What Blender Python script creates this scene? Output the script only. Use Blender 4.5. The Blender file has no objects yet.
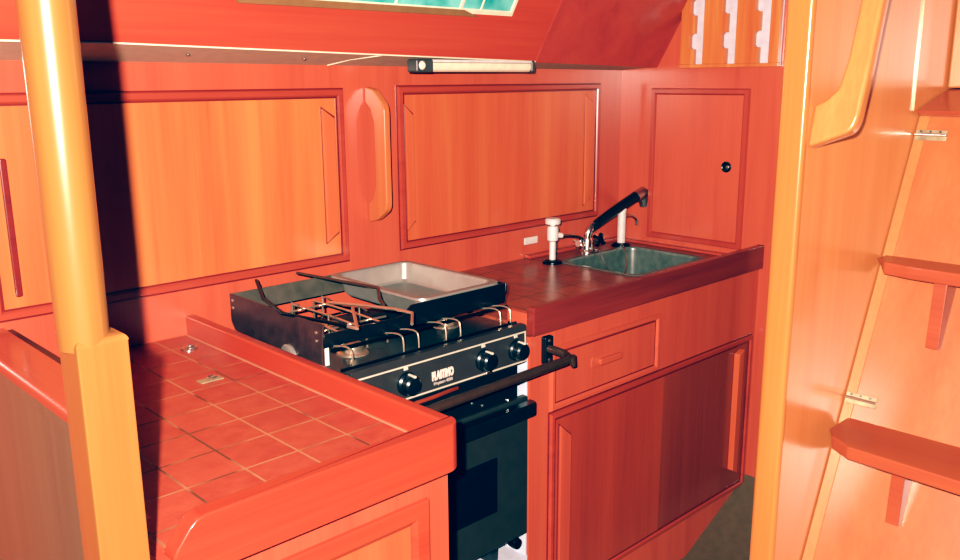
import bpy, bmesh, math
from mathutils import Vector, Matrix
PI = math.pi
col = bpy.context.scene.collection

# ------------------------------------------------------------------ reference planes (metres)
YW = 2.075      # hull-side wall
XE = 2.74       # end bulkhead behind the sink
ZS = 0.943      # sink worktop
YF = 1.449      # front of sink fiddle
YC = 1.464      # front of sink cabinet
ZT = 0.926      # tiled worktop
YP = 0.75       # partition beside the ladder
XB = 1.528      # free end of the partition
ZF = -0.03      # floor

# ------------------------------------------------------------------ materials
def nodes(name):
    m = bpy.data.materials.new(name); m.use_nodes = True
    nt = m.node_tree
    return m, nt, nt.nodes['Principled BSDF'], nt.links

ALB = .58        # the flash overexposes the film: surfaces are darker than they look
def lin(r, g, b):
    f = lambda c: (c/255/12.92) if c/255 <= .04045 else ((c/255+.055)/1.055)**2.4
    return (f(r)*ALB, f(g)*ALB, f(b)*ALB, 1)

def wood(name, dark, mid, light, axis='z', scale=1.0, rough=.28, coat=.35, band=.75, crough=.16):
    m, nt, b, L = nodes(name)
    tc = nt.nodes.new('ShaderNodeTexCoord')
    mp = nt.nodes.new('ShaderNodeMapping')
    s = [16*scale]*3; s['xyz'.index(axis)] = .9*scale
    mp.inputs['Scale'].default_value = s
    L.new(tc.outputs['Object'], mp.inputs['Vector'])
    n1 = nt.nodes.new('ShaderNodeTexNoise'); n1.inputs['Scale'].default_value = 1.0
    n1.inputs['Detail'].default_value = 5; n1.inputs['Roughness'].default_value = .55
    n1.inputs['Distortion'].default_value = .35
    L.new(mp.outputs['Vector'], n1.inputs['Vector'])
    mp2 = nt.nodes.new('ShaderNodeMapping')
    s2 = [150*scale]*3; s2['xyz'.index(axis)] = 4*scale
    mp2.inputs['Scale'].default_value = s2
    L.new(tc.outputs['Object'], mp2.inputs['Vector'])
    n2 = nt.nodes.new('ShaderNodeTexNoise'); n2.inputs['Scale'].default_value = 1.0; n2.inputs['Detail'].default_value = 2
    L.new(mp2.outputs['Vector'], n2.inputs['Vector'])
    mx = nt.nodes.new('ShaderNodeMath'); mx.operation = 'MULTIPLY_ADD'
    mx.inputs[1].default_value = .30; L.new(n2.outputs['Fac'], mx.inputs[0])
    sb = nt.nodes.new('ShaderNodeMath'); sb.operation = 'MULTIPLY_ADD'
    sb.inputs[1].default_value = band; sb.inputs[2].default_value = .35 - .5*band
    L.new(n1.outputs['Fac'], sb.inputs[0]); L.new(sb.outputs[0], mx.inputs[2])
    cr = nt.nodes.new('ShaderNodeValToRGB')
    e = cr.color_ramp.elements
    e[0].position = .22; e[0].color = dark
    e[1].position = .78; e[1].color = light
    k = e.new(.5); k.color = mid
    L.new(mx.outputs[0], cr.inputs['Fac'])
    L.new(cr.outputs['Color'], b.inputs['Base Color'])
    b.inputs['Roughness'].default_value = rough
    b.inputs['Coat Weight'].default_value = coat
    b.inputs['Coat Roughness'].default_value = crough
    b.inputs['Specular IOR Level'].default_value = .35
    return m

def plain(name, c, rough=.5, metal=0.0, coat=0.0, emit=None, spec=.5, var=0.08):
    if metal > .6: c = tuple(min(1, x/ALB) for x in c[:3])
    m, nt, b, L = nodes(name)
    tc = nt.nodes.new('ShaderNodeTexCoord')
    n = nt.nodes.new('ShaderNodeTexNoise'); n.inputs['Scale'].default_value = 35; n.inputs['Detail'].default_value = 3
    L.new(tc.outputs['Object'], n.inputs['Vector'])
    cr = nt.nodes.new('ShaderNodeValToRGB')
    cr.color_ramp.elements[0].position = .3; cr.color_ramp.elements[1].position = .7
    cr.color_ramp.elements[0].color = tuple(x*(1-var) for x in c[:3])+(1,)
    cr.color_ramp.elements[1].color = tuple(min(1, x*(1+var)) for x in c[:3])+(1,)
    L.new(n.outputs['Fac'], cr.inputs['Fac']); L.new(cr.outputs['Color'], b.inputs['Base Color'])
    b.inputs['Roughness'].default_value = rough; b.inputs['Metallic'].default_value = metal
    b.inputs['Coat Weight'].default_value = coat; b.inputs['Specular IOR Level'].default_value = spec
    if emit:
        b.inputs['Emission Color'].default_value = emit[0]; b.inputs['Emission Strength'].default_value = emit[1]
    return m

def tiles(name, tile_a, tile_b, grout, pitch, ox, oy, gw=.0022, rough=.4, coat=.1, worn=.5):
    m, nt, b, L = nodes(name)
    N = nt.nodes.new
    tc = N('ShaderNodeTexCoord'); sp = N('ShaderNodeSeparateXYZ'); L.new(tc.outputs['Object'], sp.inputs[0])
    def math_(op, a, bv, clamp=False):
        n = N('ShaderNodeMath'); n.operation = op; n.use_clamp = clamp
        for i, v in enumerate((a, bv)):
            if v is None: continue
            if isinstance(v, (int, float)): n.inputs[i].default_value = v
            else: L.new(v, n.inputs[i])
        return n.outputs[0]
    ds = []; cells = []
    for out, o in ((sp.outputs[0], ox), (sp.outputs[1], oy)):
        t = math_('DIVIDE', math_('SUBTRACT', out, o), pitch)
        cells.append(math_('FLOOR', t, None))
        fr = math_('FRACT', t, None)
        d = math_('MINIMUM', fr, math_('SUBTRACT', 1.0, fr))
        ds.append(math_('MULTIPLY', d, pitch))
    d = math_('MINIMUM', ds[0], ds[1])
    g = math_('LESS_THAN', d, gw)
    cb = N('ShaderNodeCombineXYZ'); L.new(cells[0], cb.inputs[0]); L.new(cells[1], cb.inputs[1])
    wn = N('ShaderNodeTexWhiteNoise'); L.new(cb.outputs[0], wn.inputs['Vector'])
    n = N('ShaderNodeTexNoise'); n.inputs['Scale'].default_value = 26; n.inputs['Detail'].default_value = 6
    L.new(tc.outputs['Object'], n.inputs['Vector'])
    n3 = N('ShaderNodeTexNoise'); n3.inputs['Scale'].default_value = 160; n3.inputs['Detail'].default_value = 2
    L.new(tc.outputs['Object'], n3.inputs['Vector'])
    f = math_('ADD', math_('MULTIPLY', wn.outputs['Value'], .14), math_('MULTIPLY', n.outputs['Fac'], .86))
    f = math_('ADD', math_('MULTIPLY', f, .75), math_('MULTIPLY', n3.outputs['Fac'], .25))
    cr = N('ShaderNodeValToRGB'); e = cr.color_ramp.elements
    e[0].position = .3; e[0].color = tile_a; e[1].position = .68; e[1].color = tile_b
    L.new(f, cr.inputs['Fac'])
    # grout is patchy: pale in places, dirty in others
    n4 = N('ShaderNodeTexNoise'); n4.inputs['Scale'].default_value = 9
    L.new(tc.outputs['Object'], n4.inputs['Vector'])
    cg = N('ShaderNodeValToRGB'); e = cg.color_ramp.elements
    e[0].position = .42; e[0].color = tuple(x*worn*.5 for x in grout[:3])+(1,); e[1].position = .56; e[1].color = grout
    L.new(n4.outputs['Fac'], cg.inputs['Fac'])
    mix = N('ShaderNodeMix'); mix.data_type = 'RGBA'
    L.new(g, mix.inputs['Factor']); L.new(cr.outputs['Color'], mix.inputs['A']); L.new(cg.outputs['Color'], mix.inputs['B'])
    L.new(mix.outputs['Result'], b.inputs['Base Color'])
    bp = N('ShaderNodeBump'); bp.inputs['Strength'].default_value = .25; bp.inputs['Distance'].default_value = .002
    L.new(math_('ADD', math_('MULTIPLY', g, -1.0), math_('MULTIPLY', n3.outputs['Fac'], .3)), bp.inputs['Height'])
    L.new(bp.outputs['Normal'], b.inputs['Normal'])
    b.inputs['Roughness'].default_value = rough; b.inputs['Coat Weight'].default_value = coat
    b.inputs['Coat Roughness'].default_value = .2; b.inputs['Specular IOR Level'].default_value = .3
    return m

RED = (lin(190, 80, 58), lin(206, 94, 68), lin(216, 104, 74))
ORG = (lin(208, 98, 58), lin(222, 118, 68), lin(230, 136, 78))
M = {}
M['red_v'] = wood('mahogany upright grain', *RED, axis='z')
M['red_h'] = wood('mahogany lengthwise grain', *RED, axis='x')
M['red_y'] = wood('mahogany athwartships grain', *RED, axis='y')
M['mould'] = wood('mahogany moulding', lin(160, 62, 46), lin(180, 74, 54), lin(194, 82, 58), axis='x')
M['mould_v'] = wood('mahogany moulding upright', lin(160, 62, 46), lin(180, 74, 54), lin(194, 82, 58), axis='z')
NEAR = (lin(178, 62, 42), lin(194, 74, 50), lin(206, 84, 56))
for k_, ax in (('near_h', 'x'), ('near_y', 'y'), ('near_v', 'z')): M[k_] = wood('worktop edge mahogany '+ax, *NEAR, axis=ax)
M['shade_line'] = wood('dark mahogany shade lines and pulls', lin(110, 34, 32), lin(128, 42, 36), lin(144, 50, 40), axis='x')  # dark wood for painted shadow lines; also outlines and colours the pulls
M['shaded_panel'] = wood('cabinet door veneer shaded', lin(138, 60, 46), lin(158, 70, 52), lin(172, 80, 58), axis='z', scale=.7)  # copy for the right door, weaker light there put into the colour
M['panel'] = wood('teak veneer panel', *ORG, axis='z', scale=.55, band=1.3)
M['panel2'] = wood('teak veneer panel redder', lin(204, 88, 56), lin(216, 104, 66), lin(226, 122, 76), axis='z', scale=.55, band=1.2)
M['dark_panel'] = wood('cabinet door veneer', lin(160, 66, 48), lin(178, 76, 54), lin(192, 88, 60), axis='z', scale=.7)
M['dark_rail'] = wood('dark fiddle mahogany', lin(112, 46, 40), lin(146, 60, 48), lin(168, 72, 54), axis='x')
M['yellow'] = wood('pale varnished ash', lin(156, 98, 48), lin(170, 112, 56), lin(182, 124, 64), axis='z', scale=.8, rough=.3, coat=.7, crough=.13)
M['part'] = wood('partition veneer', lin(228, 132, 76), lin(240, 150, 88), lin(248, 166, 100), axis='z', scale=.6, rough=.32, coat=.6, crough=.17)
M['ladder'] = wood('ladder board veneer', lin(170, 88, 50), lin(184, 102, 58), lin(196, 116, 70), axis='z', scale=.8, rough=.36, coat=.4, crough=.3)
M['tread'] = wood('tread mahogany', lin(150, 64, 42), lin(170, 78, 50), lin(186, 94, 58), axis='y', scale=.9, coat=.15, crough=.3)
M['pale_edge'] = wood('pale edge veneer', lin(178, 104, 58), lin(190, 118, 66), lin(200, 130, 74), axis='z', rough=.4, coat=.3, crough=.35)
M['brown'] = wood('brown end panel', lin(84, 100, 80), lin(104, 118, 92), lin(122, 130, 102), axis='z', scale=.7)
M['soffit'] = plain('soffit grey brown paint', lin(222, 198, 170), .6)
M['tile'] = tiles('terracotta tile', lin(180, 70, 54), lin(204, 94, 70), lin(204, 136, 100), .1035, .566, 1.7215-.1035*6+.003)
M['tile2'] = tiles('dark worn tile', lin(136, 66, 48), lin(186, 96, 68), lin(120, 80, 60), .1035, .05, .02, worn=.6, rough=.32, coat=.35)
M['black'] = plain('black enamel', lin(38, 30, 32), .28, coat=.3, spec=.4)
M['black_panel'] = plain('black control panel', lin(68, 56, 54), .4, spec=.4)
M['oven'] = plain('oven door enamel', lin(60, 54, 50), .35, spec=.4)
M['oven_glass'] = plain('oven door glass', lin(32, 26, 30), .2, spec=.5)
M['brownplate'] = plain('bronzed side plate', lin(96, 66, 62), .35, metal=.3, var=.25)
M['steel'] = plain('brushed stainless steel', lin(190, 186, 180), .3, metal=1.0)
M['hob'] = plain('dull steel hob', lin(104, 98, 94), .25, metal=.6, var=.2)
M['backplate'] = plain('back plate steel', lin(128, 112, 100), .35, metal=.5, var=.2)
M['tray'] = plain('baking tray aluminium', lin(184, 178, 168), .42, metal=.55, var=.06)
M['chrome'] = plain('chrome', lin(225, 222, 215), .22, metal=1.0, var=.02)
M['wire'] = plain('steel wire', lin(200, 180, 160), .3, metal=.9)
M['darkwire'] = plain('dark wire', lin(40, 32, 32), .35, metal=.6)
M['bronze'] = plain('bronze bar', lin(104, 72, 56), .3, metal=.5)
M['white'] = plain('white plastic', lin(232, 222, 214), .4)
M['cream'] = plain('cream diffuser', lin(255, 236, 204), .4)
M['liner'] = plain('white painted liner', lin(220, 222, 232), .5)
M['rackwhite'] = plain('white rack back', lin(226, 214, 220), .5)
M['grey'] = plain('grey plastic', lin(84, 76, 74), .4)
M['line'] = plain('white printed line', lin(214, 204, 184), .5)
M['floor'] = plain('olive brown floor', lin(116, 88, 62), .7, var=.1)
M['copper'] = plain('copper streak', lin(200, 90, 60), .3, metal=.6)
M['brass'] = plain('worn hinge metal', lin(180, 160, 124), .55, metal=.45, var=.4)
M['drain'] = plain('black drain', lin(6, 8, 16), .3)
def teal_pane():
    m, nt, b, L = nodes('teal window pane')
    tc = nt.nodes.new('ShaderNodeTexCoord')
    n = nt.nodes.new('ShaderNodeTexNoise'); n.inputs['Scale'].default_value = 14; n.inputs['Detail'].default_value = 3
    L.new(tc.outputs['Object'], n.inputs['Vector'])
    cr = nt.nodes.new('ShaderNodeValToRGB'); e = cr.color_ramp.elements
    e[0].position = .35; e[0].color = lin(60, 160, 150); e[1].position = .66; e[1].color = lin(130, 205, 190)
    L.new(n.outputs['Fac'], cr.inputs['Fac']); L.new(cr.outputs['Color'], b.inputs['Base Color'])
    L.new(cr.outputs['Color'], b.inputs['Emission Color']); b.inputs['Emission Strength'].default_value = .45
    b.inputs['Roughness'].default_value = .3
    return m
M['teal'] = teal_pane()

# ------------------------------------------------------------------ mesh helpers
ORG_OF = {}
def join(bm, t):
    me = bpy.data.meshes.new('tmp'); t.to_mesh(me); t.free(); bm.from_mesh(me); bpy.data.meshes.remove(me)

def bx(bm, x0, x1, y0, y1, z0, z1, bev=.002, seg=2):
    t = bmesh.new(); bmesh.ops.create_cube(t, size=1)
    for v in t.verts:
        v.co = Vector(((x0+x1)/2+v.co.x*(x1-x0), (y0+y1)/2+v.co.y*(y1-y0), (z0+z1)/2+v.co.z*(z1-z0)))
    if bev: bmesh.ops.bevel(t, geom=t.edges[:], offset=bev, segments=seg, affect='EDGES', profile=.5)
    join(bm, t); return bm

def prism(bm, pts, f, d0, d1, bev=.002, seg=2, only_rim=False):
    """pts: 2-D outline; f(u, v, d) -> point; extruded from d0 to d1."""
    t = bmesh.new()
    a = [t.verts.new(f(u, v, d0)) for u, v in pts]; b = [t.verts.new(f(u, v, d1)) for u, v in pts]
    t.faces.new(a); t.faces.new(b[::-1])
    n = len(pts)
    for i in range(n): t.faces.new((a[i], b[i], b[(i+1) % n], a[(i+1) % n]))
    bmesh.ops.recalc_face_normals(t, faces=t.faces[:])
    if bev: bmesh.ops.bevel(t, geom=t.edges[:], offset=bev, segments=seg, affect='EDGES', profile=.5)
    join(bm, t); return bm

def smooth_path(pts, n=6):
    P = [Vector(p) for p in pts]
    if len(P) < 3: return P
    out = []
    for i in range(len(P)-1):
        p0 = P[max(i-1, 0)]; p1 = P[i]; p2 = P[i+1]; p3 = P[min(i+2, len(P)-1)]
        for k in range(n):
            t = k/n
            out.append(.5*((2*p1)+(p2-p0)*t+(2*p0-5*p1+4*p2-p3)*t*t+(3*p1-p0-3*p2+p3)*t**3))
    out.append(P[-1]); return out

def tube(bm, pts, r, sides=10, smooth=0, squash=1.0):
    P = smooth_path(pts, smooth) if smooth else [Vector(p) for p in pts]
    R = r if isinstance(r, (list, tuple)) else [r]*len(P)
    if len(R) != len(P): R = [R[0]+(R[-1]-R[0])*i/(len(P)-1) for i in range(len(P))]
    t = bmesh.new(); rings = []; ref = None
    for i, p in enumerate(P):
        d = (P[min(i+1, len(P)-1)]-P[max(i-1, 0)]).normalized()
        if ref is None: ref = d.orthogonal().normalized()
        ref = (ref-d*ref.dot(d)).normalized(); s = d.cross(ref)
        rings.append([t.verts.new(p+R[i]*(math.cos(2*PI*k/sides)*ref+math.sin(2*PI*k/sides)*s)) for k in range(sides)])
    for i in range(len(rings)-1):
        for k in range(sides):
            t.faces.new((rings[i][k], rings[i][(k+1) % sides], rings[i+1][(k+1) % sides], rings[i+1][k]))
    t.faces.new(rings[0][::-1]); t.faces.new(rings[-1])
    bmesh.ops.recalc_face_normals(t, faces=t.faces[:])
    for f in t.faces: f.smooth = True
    join(bm, t); return bm

def lathe(bm, c, prof, axis='z', sides=24):
    c = Vector(c); t = bmesh.new(); rings = []
    def pt(r, h, a):
        u, v = r*math.cos(a), r*math.sin(a)
        return c+Vector({'z': (u, v, h), 'y': (u, h, v), 'x': (h, u, v)}[axis])
    for r, h in prof: rings.append([t.verts.new(pt(r, h, 2*PI*k/sides)) for k in range(sides)])
    for i in range(len(rings)-1):
        for k in range(sides):
            t.faces.new((rings[i][k], rings[i][(k+1) % sides], rings[i+1][(k+1) % sides], rings[i+1][k]))
    t.faces.new(rings[0][::-1]); t.faces.new(rings[-1])
    bmesh.ops.recalc_face_normals(t, faces=t.faces[:])
    for f in t.faces: f.smooth = True
    join(bm, t); return bm

def ring_frame(bm, u0, u1, v0, v1, f, prof):
    """mitred rectangular frame; prof = [(inset, depth), ...] from the outer edge inwards."""
    t = bmesh.new(); loops = []
    for o, d in prof:
        loops.append([t.verts.new(f(u, v, d)) for u, v in ((u0+o, v0+o), (u1-o, v0+o), (u1-o, v1-o), (u0+o, v1-o))])
    for i in range(len(loops)):
        j = (i+1) % len(loops)
        for k in range(4): t.faces.new((loops[i][k], loops[i][(k+1) % 4], loops[j][(k+1) % 4], loops[j][k]))
    bmesh.ops.recalc_face_normals(t, faces=t.faces[:])
    join(bm, t); return bm

FW = lambda u, v, d: Vector((u, YW-d, v))          # hull wall
FE = lambda u, v, d: Vector((XE-d, u, v))          # end bulkhead
FC = lambda u, v, d: Vector((u, YC-d, v))          # sink cabinet front

def new(): return bmesh.new()

def obj(name, bm, mat, parent=None, smooth=False, label=None):
    off = Vector((0, 0, 0))
    if parent is not None: off = ORG_OF[parent.name]
    me = bpy.data.meshes.new(name)
    for v in bm.verts: v.co -= off
    for f in bm.faces: f.smooth = True
    for e in bm.edges:
        if len(e.link_faces) != 2 or e.calc_face_angle(0) > .62: e.smooth = False
    bm.to_mesh(me); bm.free()
    me.materials.append(M[mat] if isinstance(mat, str) else mat)
    o = bpy.data.objects.new(name, me); col.objects.link(o)
    wn = o.modifiers.new('weighted normals', 'WEIGHTED_NORMAL'); wn.keep_sharp = True
    if parent is not None: o.parent = parent
    ORG_OF[o.name] = off
    if label: o['label'] = label
    return o

def thing(name, label, cat, loc, group=None):
    o = bpy.data.objects.new(name, None); col.objects.link(o); o.location = loc
    o.empty_display_size = .05
    o['label'] = label; o['category'] = cat
    if group: o['group'] = group
    ORG_OF[o.name] = Vector(loc); return o

def tag(o, label, cat, group=None):
    o['label'] = label; o['category'] = cat
    if group: o['group'] = group
    return o

def struct(name, bm, mat, parent=None):
    o = obj(name, bm, mat, parent)
    if parent is None: o['kind'] = 'structure'
    return o

def arc_poly(pts, r, n=4):
    """round the corners of a 2-D polygon."""
    out = []; N = len(pts)
    for i in range(N):
        p0 = Vector(pts[i-1]); p = Vector(pts[i]); p2 = Vector(pts[(i+1) % N])
        rr = r[i] if isinstance(r, (list, tuple)) else r
        if rr <= 0: out.append(tuple(p)); continue
        a = p+(p0-p).normalized()*rr; b = p+(p2-p).normalized()*rr
        for k in range(n+1):
            t = k/n; q = a*(1-t)**2+p*2*t*(1-t)+b*t*t; out.append((q.x, q.y))
    return out

# ------------------------------------------------------------------ the setting
bm = bx(new(), -.6, XE+.03, YW, YW+.03, ZF, 1.66, 0); struct('wall_back', bm, 'red_v')
bm = bx(new(), XE, XE+.03, YP+.05, YW, ZF, 2.1, 0); struct('wall_right', bm, 'red_v')
# cabin side above the side deck, leaning inboard towards the top
def cabside(x, z, d=0.0):
    n = Vector((0, -1, -.59)).normalized()
    return Vector((x, 1.91-.59*(z-1.615), z))+n*d
ze = lambda x: 1.637 if x < .76 else 1.637-.04*(x-.76)/(2.74-.76)
bm = new()
for xa, xb in ((-.6, .76), (.76, 1.4), (1.4, 2.076)):
    q = [cabside(xa, ze(xa)), cabside(xb, ze(xb)), cabside(xb, 2.0), cabside(xa, 2.0)]
    vs = [bm.verts.new(p) for p in q]; back = [bm.verts.new(p+Vector((0, .02, .012))) for p in q]
    bm.faces.new(vs); bm.faces.new(back[::-1])
    for i in range(4): bm.faces.new((vs[i], back[i], back[(i+1) % 4], vs[(i+1) % 4]))
bmesh.ops.remove_doubles(bm, verts=bm.verts[:], dist=1e-5)
bmesh.ops.recalc_face_normals(bm, faces=bm.faces[:])
struct('wall_upper', bm, wood('cabin side mahogany', lin(184, 68, 50), lin(204, 82, 60), lin(214, 94, 66), axis='x', scale=.6))
bm = new()
for xa, xb in ((2.078, XE),):
    q = [cabside(xa, ze(xa), .004), cabside(xb, ze(xb), .004), cabside(xb, 2.0, .004), cabside(xa, 2.0, .004)]
    vs = [bm.verts.new(p) for p in q]; back = [bm.verts.new(p+Vector((0, .02, .012))) for p in q]
    bm.faces.new(vs); bm.faces.new(back[::-1])
    for i in range(4): bm.faces.new((vs[i], back[i], back[(i+1) % 4], vs[(i+1) % 4]))
bmesh.ops.recalc_face_normals(bm, faces=bm.faces[:])
struct('wall_upper_right', bm, wood('cabin side end board', lin(168, 66, 56), lin(190, 78, 64), lin(202, 88, 68), axis='y', scale=.6))
# pale bead along the bottom edge of the cabin side
bm = new(); tube(bm, [cabside(x, ze(x)+.001, .001) for x in (-.6, .76, 1.4, 2.1)], .0022, 8)
struct('trim_1', bm, 'cream')
# underside of the side deck
bm = new()
top = []
for x in (-.6, .76, 1.4, 2.076, XE):
    zw = 1.6055-.018*max(0, x-.6)/2.1
    p = cabside(x, ze(x)); top.append((Vector((x, p.y+.001, p.z+.001)), Vector((x, YW, zw))))
for up in (0, .012):
    for i in range(4):
        a, b = top[i]; c, d = top[i+1]; u = Vector((0, 0, up))
        bm.faces.new([bm.verts.new(p+u) for p in ((a, b, d, c) if not up else (a, c, d, b))])
bmesh.ops.remove_doubles(bm, verts=bm.verts[:], dist=1e-5)
ceil = struct('ceiling', bm, 'soffit')
for x in (.965, 1.28):
    y = 1.98; z = 1.6055-.018*max(0, x-.6)/2.1+(ze(x)-1.604)*(YW-y)/.17
    s = lathe(new(), (x, y, z-.001), [(.0055, .002), (.006, 0), (.004, -.002), (.001, -.0022)], 'z', 14)
    obj('screw', s, 'steel', ceil)
# floor with the sloping end by the end bulkhead
bm = new()
prof = [(-.6, ZF), (2.36, ZF), (XE, .148)]
for i in range(2):
    (xa, za), (xb, zb) = prof[i], prof[i+1]
    for dz, flip in ((0, 0), (-.03, 1)):
        q = [(xa, -.4, za+dz), (xb, -.4, zb+dz), (xb, YW, zb+dz), (xa, YW, za+dz)]
        vs = [bm.verts.new(p) for p in q]; bm.faces.new(vs[::-1] if flip else vs)
bmesh.ops.remove_doubles(bm, verts=bm.verts[:], dist=1e-5)
struct('floor', bm, 'floor')
# window, only its lower part is in the picture
wnd = None
fr = new(); fw = lambda u, v, d: cabside(u, v, d)
ring_frame(fr, 1.02, 1.893, 1.7365, 1.99, fw, [(0, 0), (.001, .006), (.010, .006), (.013, .001), (.013, 0)])
wnd = struct('window_1', fr, 'cream')
pn = new(); prism(pn, [(1.03, 1.746), (1.885, 1.746), (1.885, 1.985), (1.03, 1.985)], fw, .0005, .002, 0); obj('pane', pn, 'teal', wnd)
for x, w in ((1.462, .007), (1.688, .011), (1.764, .005)):
    b_ = new(); prism(b_, [(x-w/2, 1.746), (x+w/2, 1.746), (x+w/2, 1.985), (x-w/2, 1.985)], fw, .001, .005, .001, 1); obj('glazing_bar', b_, 'cream', wnd)
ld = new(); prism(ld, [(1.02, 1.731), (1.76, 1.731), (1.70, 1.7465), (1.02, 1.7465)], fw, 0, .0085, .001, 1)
obj('sill_shade_strip', ld, plain('window ledge shadow brown', lin(150, 110, 70), .5), wnd)  # brown strip over the frame paints the shade along the sill

# partition between galley and companionway, with its rounded end post
bm = bx(new(), XB+.012, 3.2, YP, YP+.05, ZF, 2.1, 0); struct('wall_partition', bm, 'part')
bm = new(); prism(bm, arc_poly([(XB, YP-.003), (XB+.014, YP-.003), (XB+.014, YP+.05), (XB, YP+.05)], [.010, .002, .004, .012], 6), lambda u, v, d: Vector((u, v, d)), ZF, 2.1, 0)
struct('trim_2', bm, wood('jamb ash', lin(186, 108, 54), lin(200, 122, 62), lin(212, 136, 72), axis='z', coat=.8, crough=.12))
bm = bx(new(), 2.031, 3.2, YP-.004, YP, 1.486, 2.1, 0); struct('wall_cheek', bm, 'part')
# sloping sill and washboard door above the ladder
bm = new(); prism(bm, [(2.034, 1.486), (2.215, 1.530), (2.26, 1.530), (2.26, 1.47), (2.085, 1.47), (2.05, 1.476)], lambda u, v, d: Vector((u, d, v)), .0, YP-.007, .002)
struct('trim_3', bm, wood('sill mahogany', lin(168, 72, 50), lin(188, 86, 58), lin(200, 98, 64), axis='y'))
bm = bx(new(), 2.235, 2.255, .0, YP-.008, 1.532, 2.1, .001, 1)
dr = struct('door_1', bm, 'ladder')
f_ = new(); bx(f_, 2.209, 2.234, .70, YP-.0065, 1.532, 2.1, .005, 3); obj('door_frame', f_, 'pale_edge', dr)
f_ = new(); bx(f_, 2.212, 2.234, .0, .70, 1.531, 1.548, .004, 3); obj('door_frame', f_, 'pale_edge', dr)
# white lining of the cooker recess
bm = bx(new(), .99, 1.5765, YC+.001, YW-.001, ZF, .30, .001, 1); struct('trim_4', bm, 'liner')
bm = bx(new(), 1.569, 1.5765, YC+.004, YW-.001, .30, .90, .001, 1); struct('trim_5', bm, 'liner')

# ------------------------------------------------------------------ wooden post
t = thing('support_post', 'pale varnished wooden post at left, round above and square below', 'post', (.353, 1.017, ZF))
b_ = new(); lathe(b_, (.3405, 1.015, 0), [(.0278, 1.262), (.0282, 1.29), (.0290, 1.6), (.0295, 2.15)], 'z', 40); obj('pole', b_, 'yellow', t)
b_ = new()
tb = bmesh.new(); bmesh.ops.create_cube(tb, size=1)
for v in tb.verts: v.co = Vector((.3515+v.co.x*.060, 1.017+v.co.y*.060, (ZF+1.277)/2+v.co.z*(1.277-ZF)))
te = [e for e in tb.edges if all(v.co.z > 1.2 for v in e.verts)]
bmesh.ops.bevel(tb, geom=te, offset=.011, segments=6, affect='EDGES', profile=.5)
ve = [e for e in tb.edges if abs(e.verts[0].co.z-e.verts[1].co.z) > .5]
bmesh.ops.bevel(tb, geom=ve, offset=.004, segments=2, affect='EDGES', profile=.5)
join(b_, tb); obj('square_base', b_, 'yellow', t)

# ------------------------------------------------------------------ low bulkhead at far left
t = thing('half_bulkhead', 'low bulkhead at far left behind the post, red cap over brown panel', 'bulkhead', (.49, 1.56, ZF))
b_ = new(); prism(b_, [(1.097, ZF), (1.097, .871), (1.41, .871), (1.41, 1.008), (YW-.002, 1.008), (YW-.002, ZF)], lambda u, v, d: Vector((d, u, v)), .455, .4685, .001, 1); obj('panel', b_, 'brown', t)
b_ = new(); prism(b_, arc_poly([(.446, 1.008), (.53, 1.008), (.53, 1.03), (.452, 1.03), (.446, 1.024)], [.003, 0, .003, .004, .003], 3), lambda u, v, d: Vector((u, d, v)), 1.41, YW-.002, 0)
obj('cap_rail', b_, 'red_y', t)
b_ = bx(new(), .449, .455, 1.41, YW-.002, .985, 1.007, .003, 2); obj('moulding', b_, 'brown', t)
b_ = bx(new(), .5302, .548, 1.60, YW-.002, 1.0, 1.024, .001, 1); obj('gap_shade', b_, 'drain', t)  # black strip laid in for the shadow gap along the cap

# ------------------------------------------------------------------ left base cabinet
t = thing('base_cabinet', 'near left base cabinet with framed front panel under the tiled worktop', 'cabinet', (.71, 1.6, ZF))
FL = lambda u, v, d: Vector((u, 1.10-d, v))
b_ = bx(new(), .470, .972, 1.10, YW-.002, ZF, .8715, .002, 2); obj('carcass', b_, 'red_v', t)
b_ = new(); ring_frame(b_, .50, .921, .16, .836, FL, [(0, 0), (.001, .007), (.006, .010), (.030, .010), (.036, .005), (.040, .003), (.041, 0)])
obj('frame_moulding', b_, 'near_h', t)
b_ = new(); prism(b_, [(.541, .2), (.880, .2), (.880, .795), (.541, .795)], FL, 0, .002, 0); obj('front_panel', b_, 'panel2', t)

# ------------------------------------------------------------------ tiled worktop with fiddle rails
t = thing('tiled_worktop', 'red tiled worktop with raised wooden edge, left of the cooker', 'worktop', (.71, 1.6, .89))
b_ = bx(new(), .470, .949, 1.096, YW-.002, .872, ZT, 0)
bx(b_, .425, .470, 1.096, 1.20, .872, ZT, 0); bx(b_, .425, .4395, 1.064, 1.096, .872, ZT, 0); obj('tile_surface', b_, 'tile', t)
b_ = new(); prism(b_, arc_poly([(.949, .872), (.978, .872), (.978, .976), (.949, .976)], [.004, .006, .010, .006], 4), lambda u, v, d: Vector((u, d, v)), 1.0955, YW-.002, 0)
obj('fiddle_rail', b_, 'near_y', t)
b_ = bx(new(), .944, .949, 1.0955, YW-.002, ZT-.01, ZT+.0012, 0); obj('grout_line', b_, plain('pale grout', lin(214, 150, 116), .6), t)
tb = bmesh.new(); F3 = lambda u, v, d: Vector((u, d, v))
prof = arc_poly([(.440, .886), (.977, .886), (.977, .976), (.476, .976), (.440, .930)], [0, 0, 0, .016, .010], 2)
fa = [tb.verts.new(F3(u, v, 1.062)) for u, v in prof]; fb = [tb.verts.new(F3(u, v, 1.0955)) for u, v in prof]
tb.faces.new(fa); tb.faces.new(fb[::-1])
for i in range(len(prof)): tb.faces.new((fa[i], fb[i], fb[(i+1) % len(prof)], fa[(i+1) % len(prof)]))
bmesh.ops.recalc_face_normals(tb, faces=tb.faces[:])
ed = [e for e in tb.edges if all(v.co.x > .976 and v.co.y < 1.07 for v in e.verts)]
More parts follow.
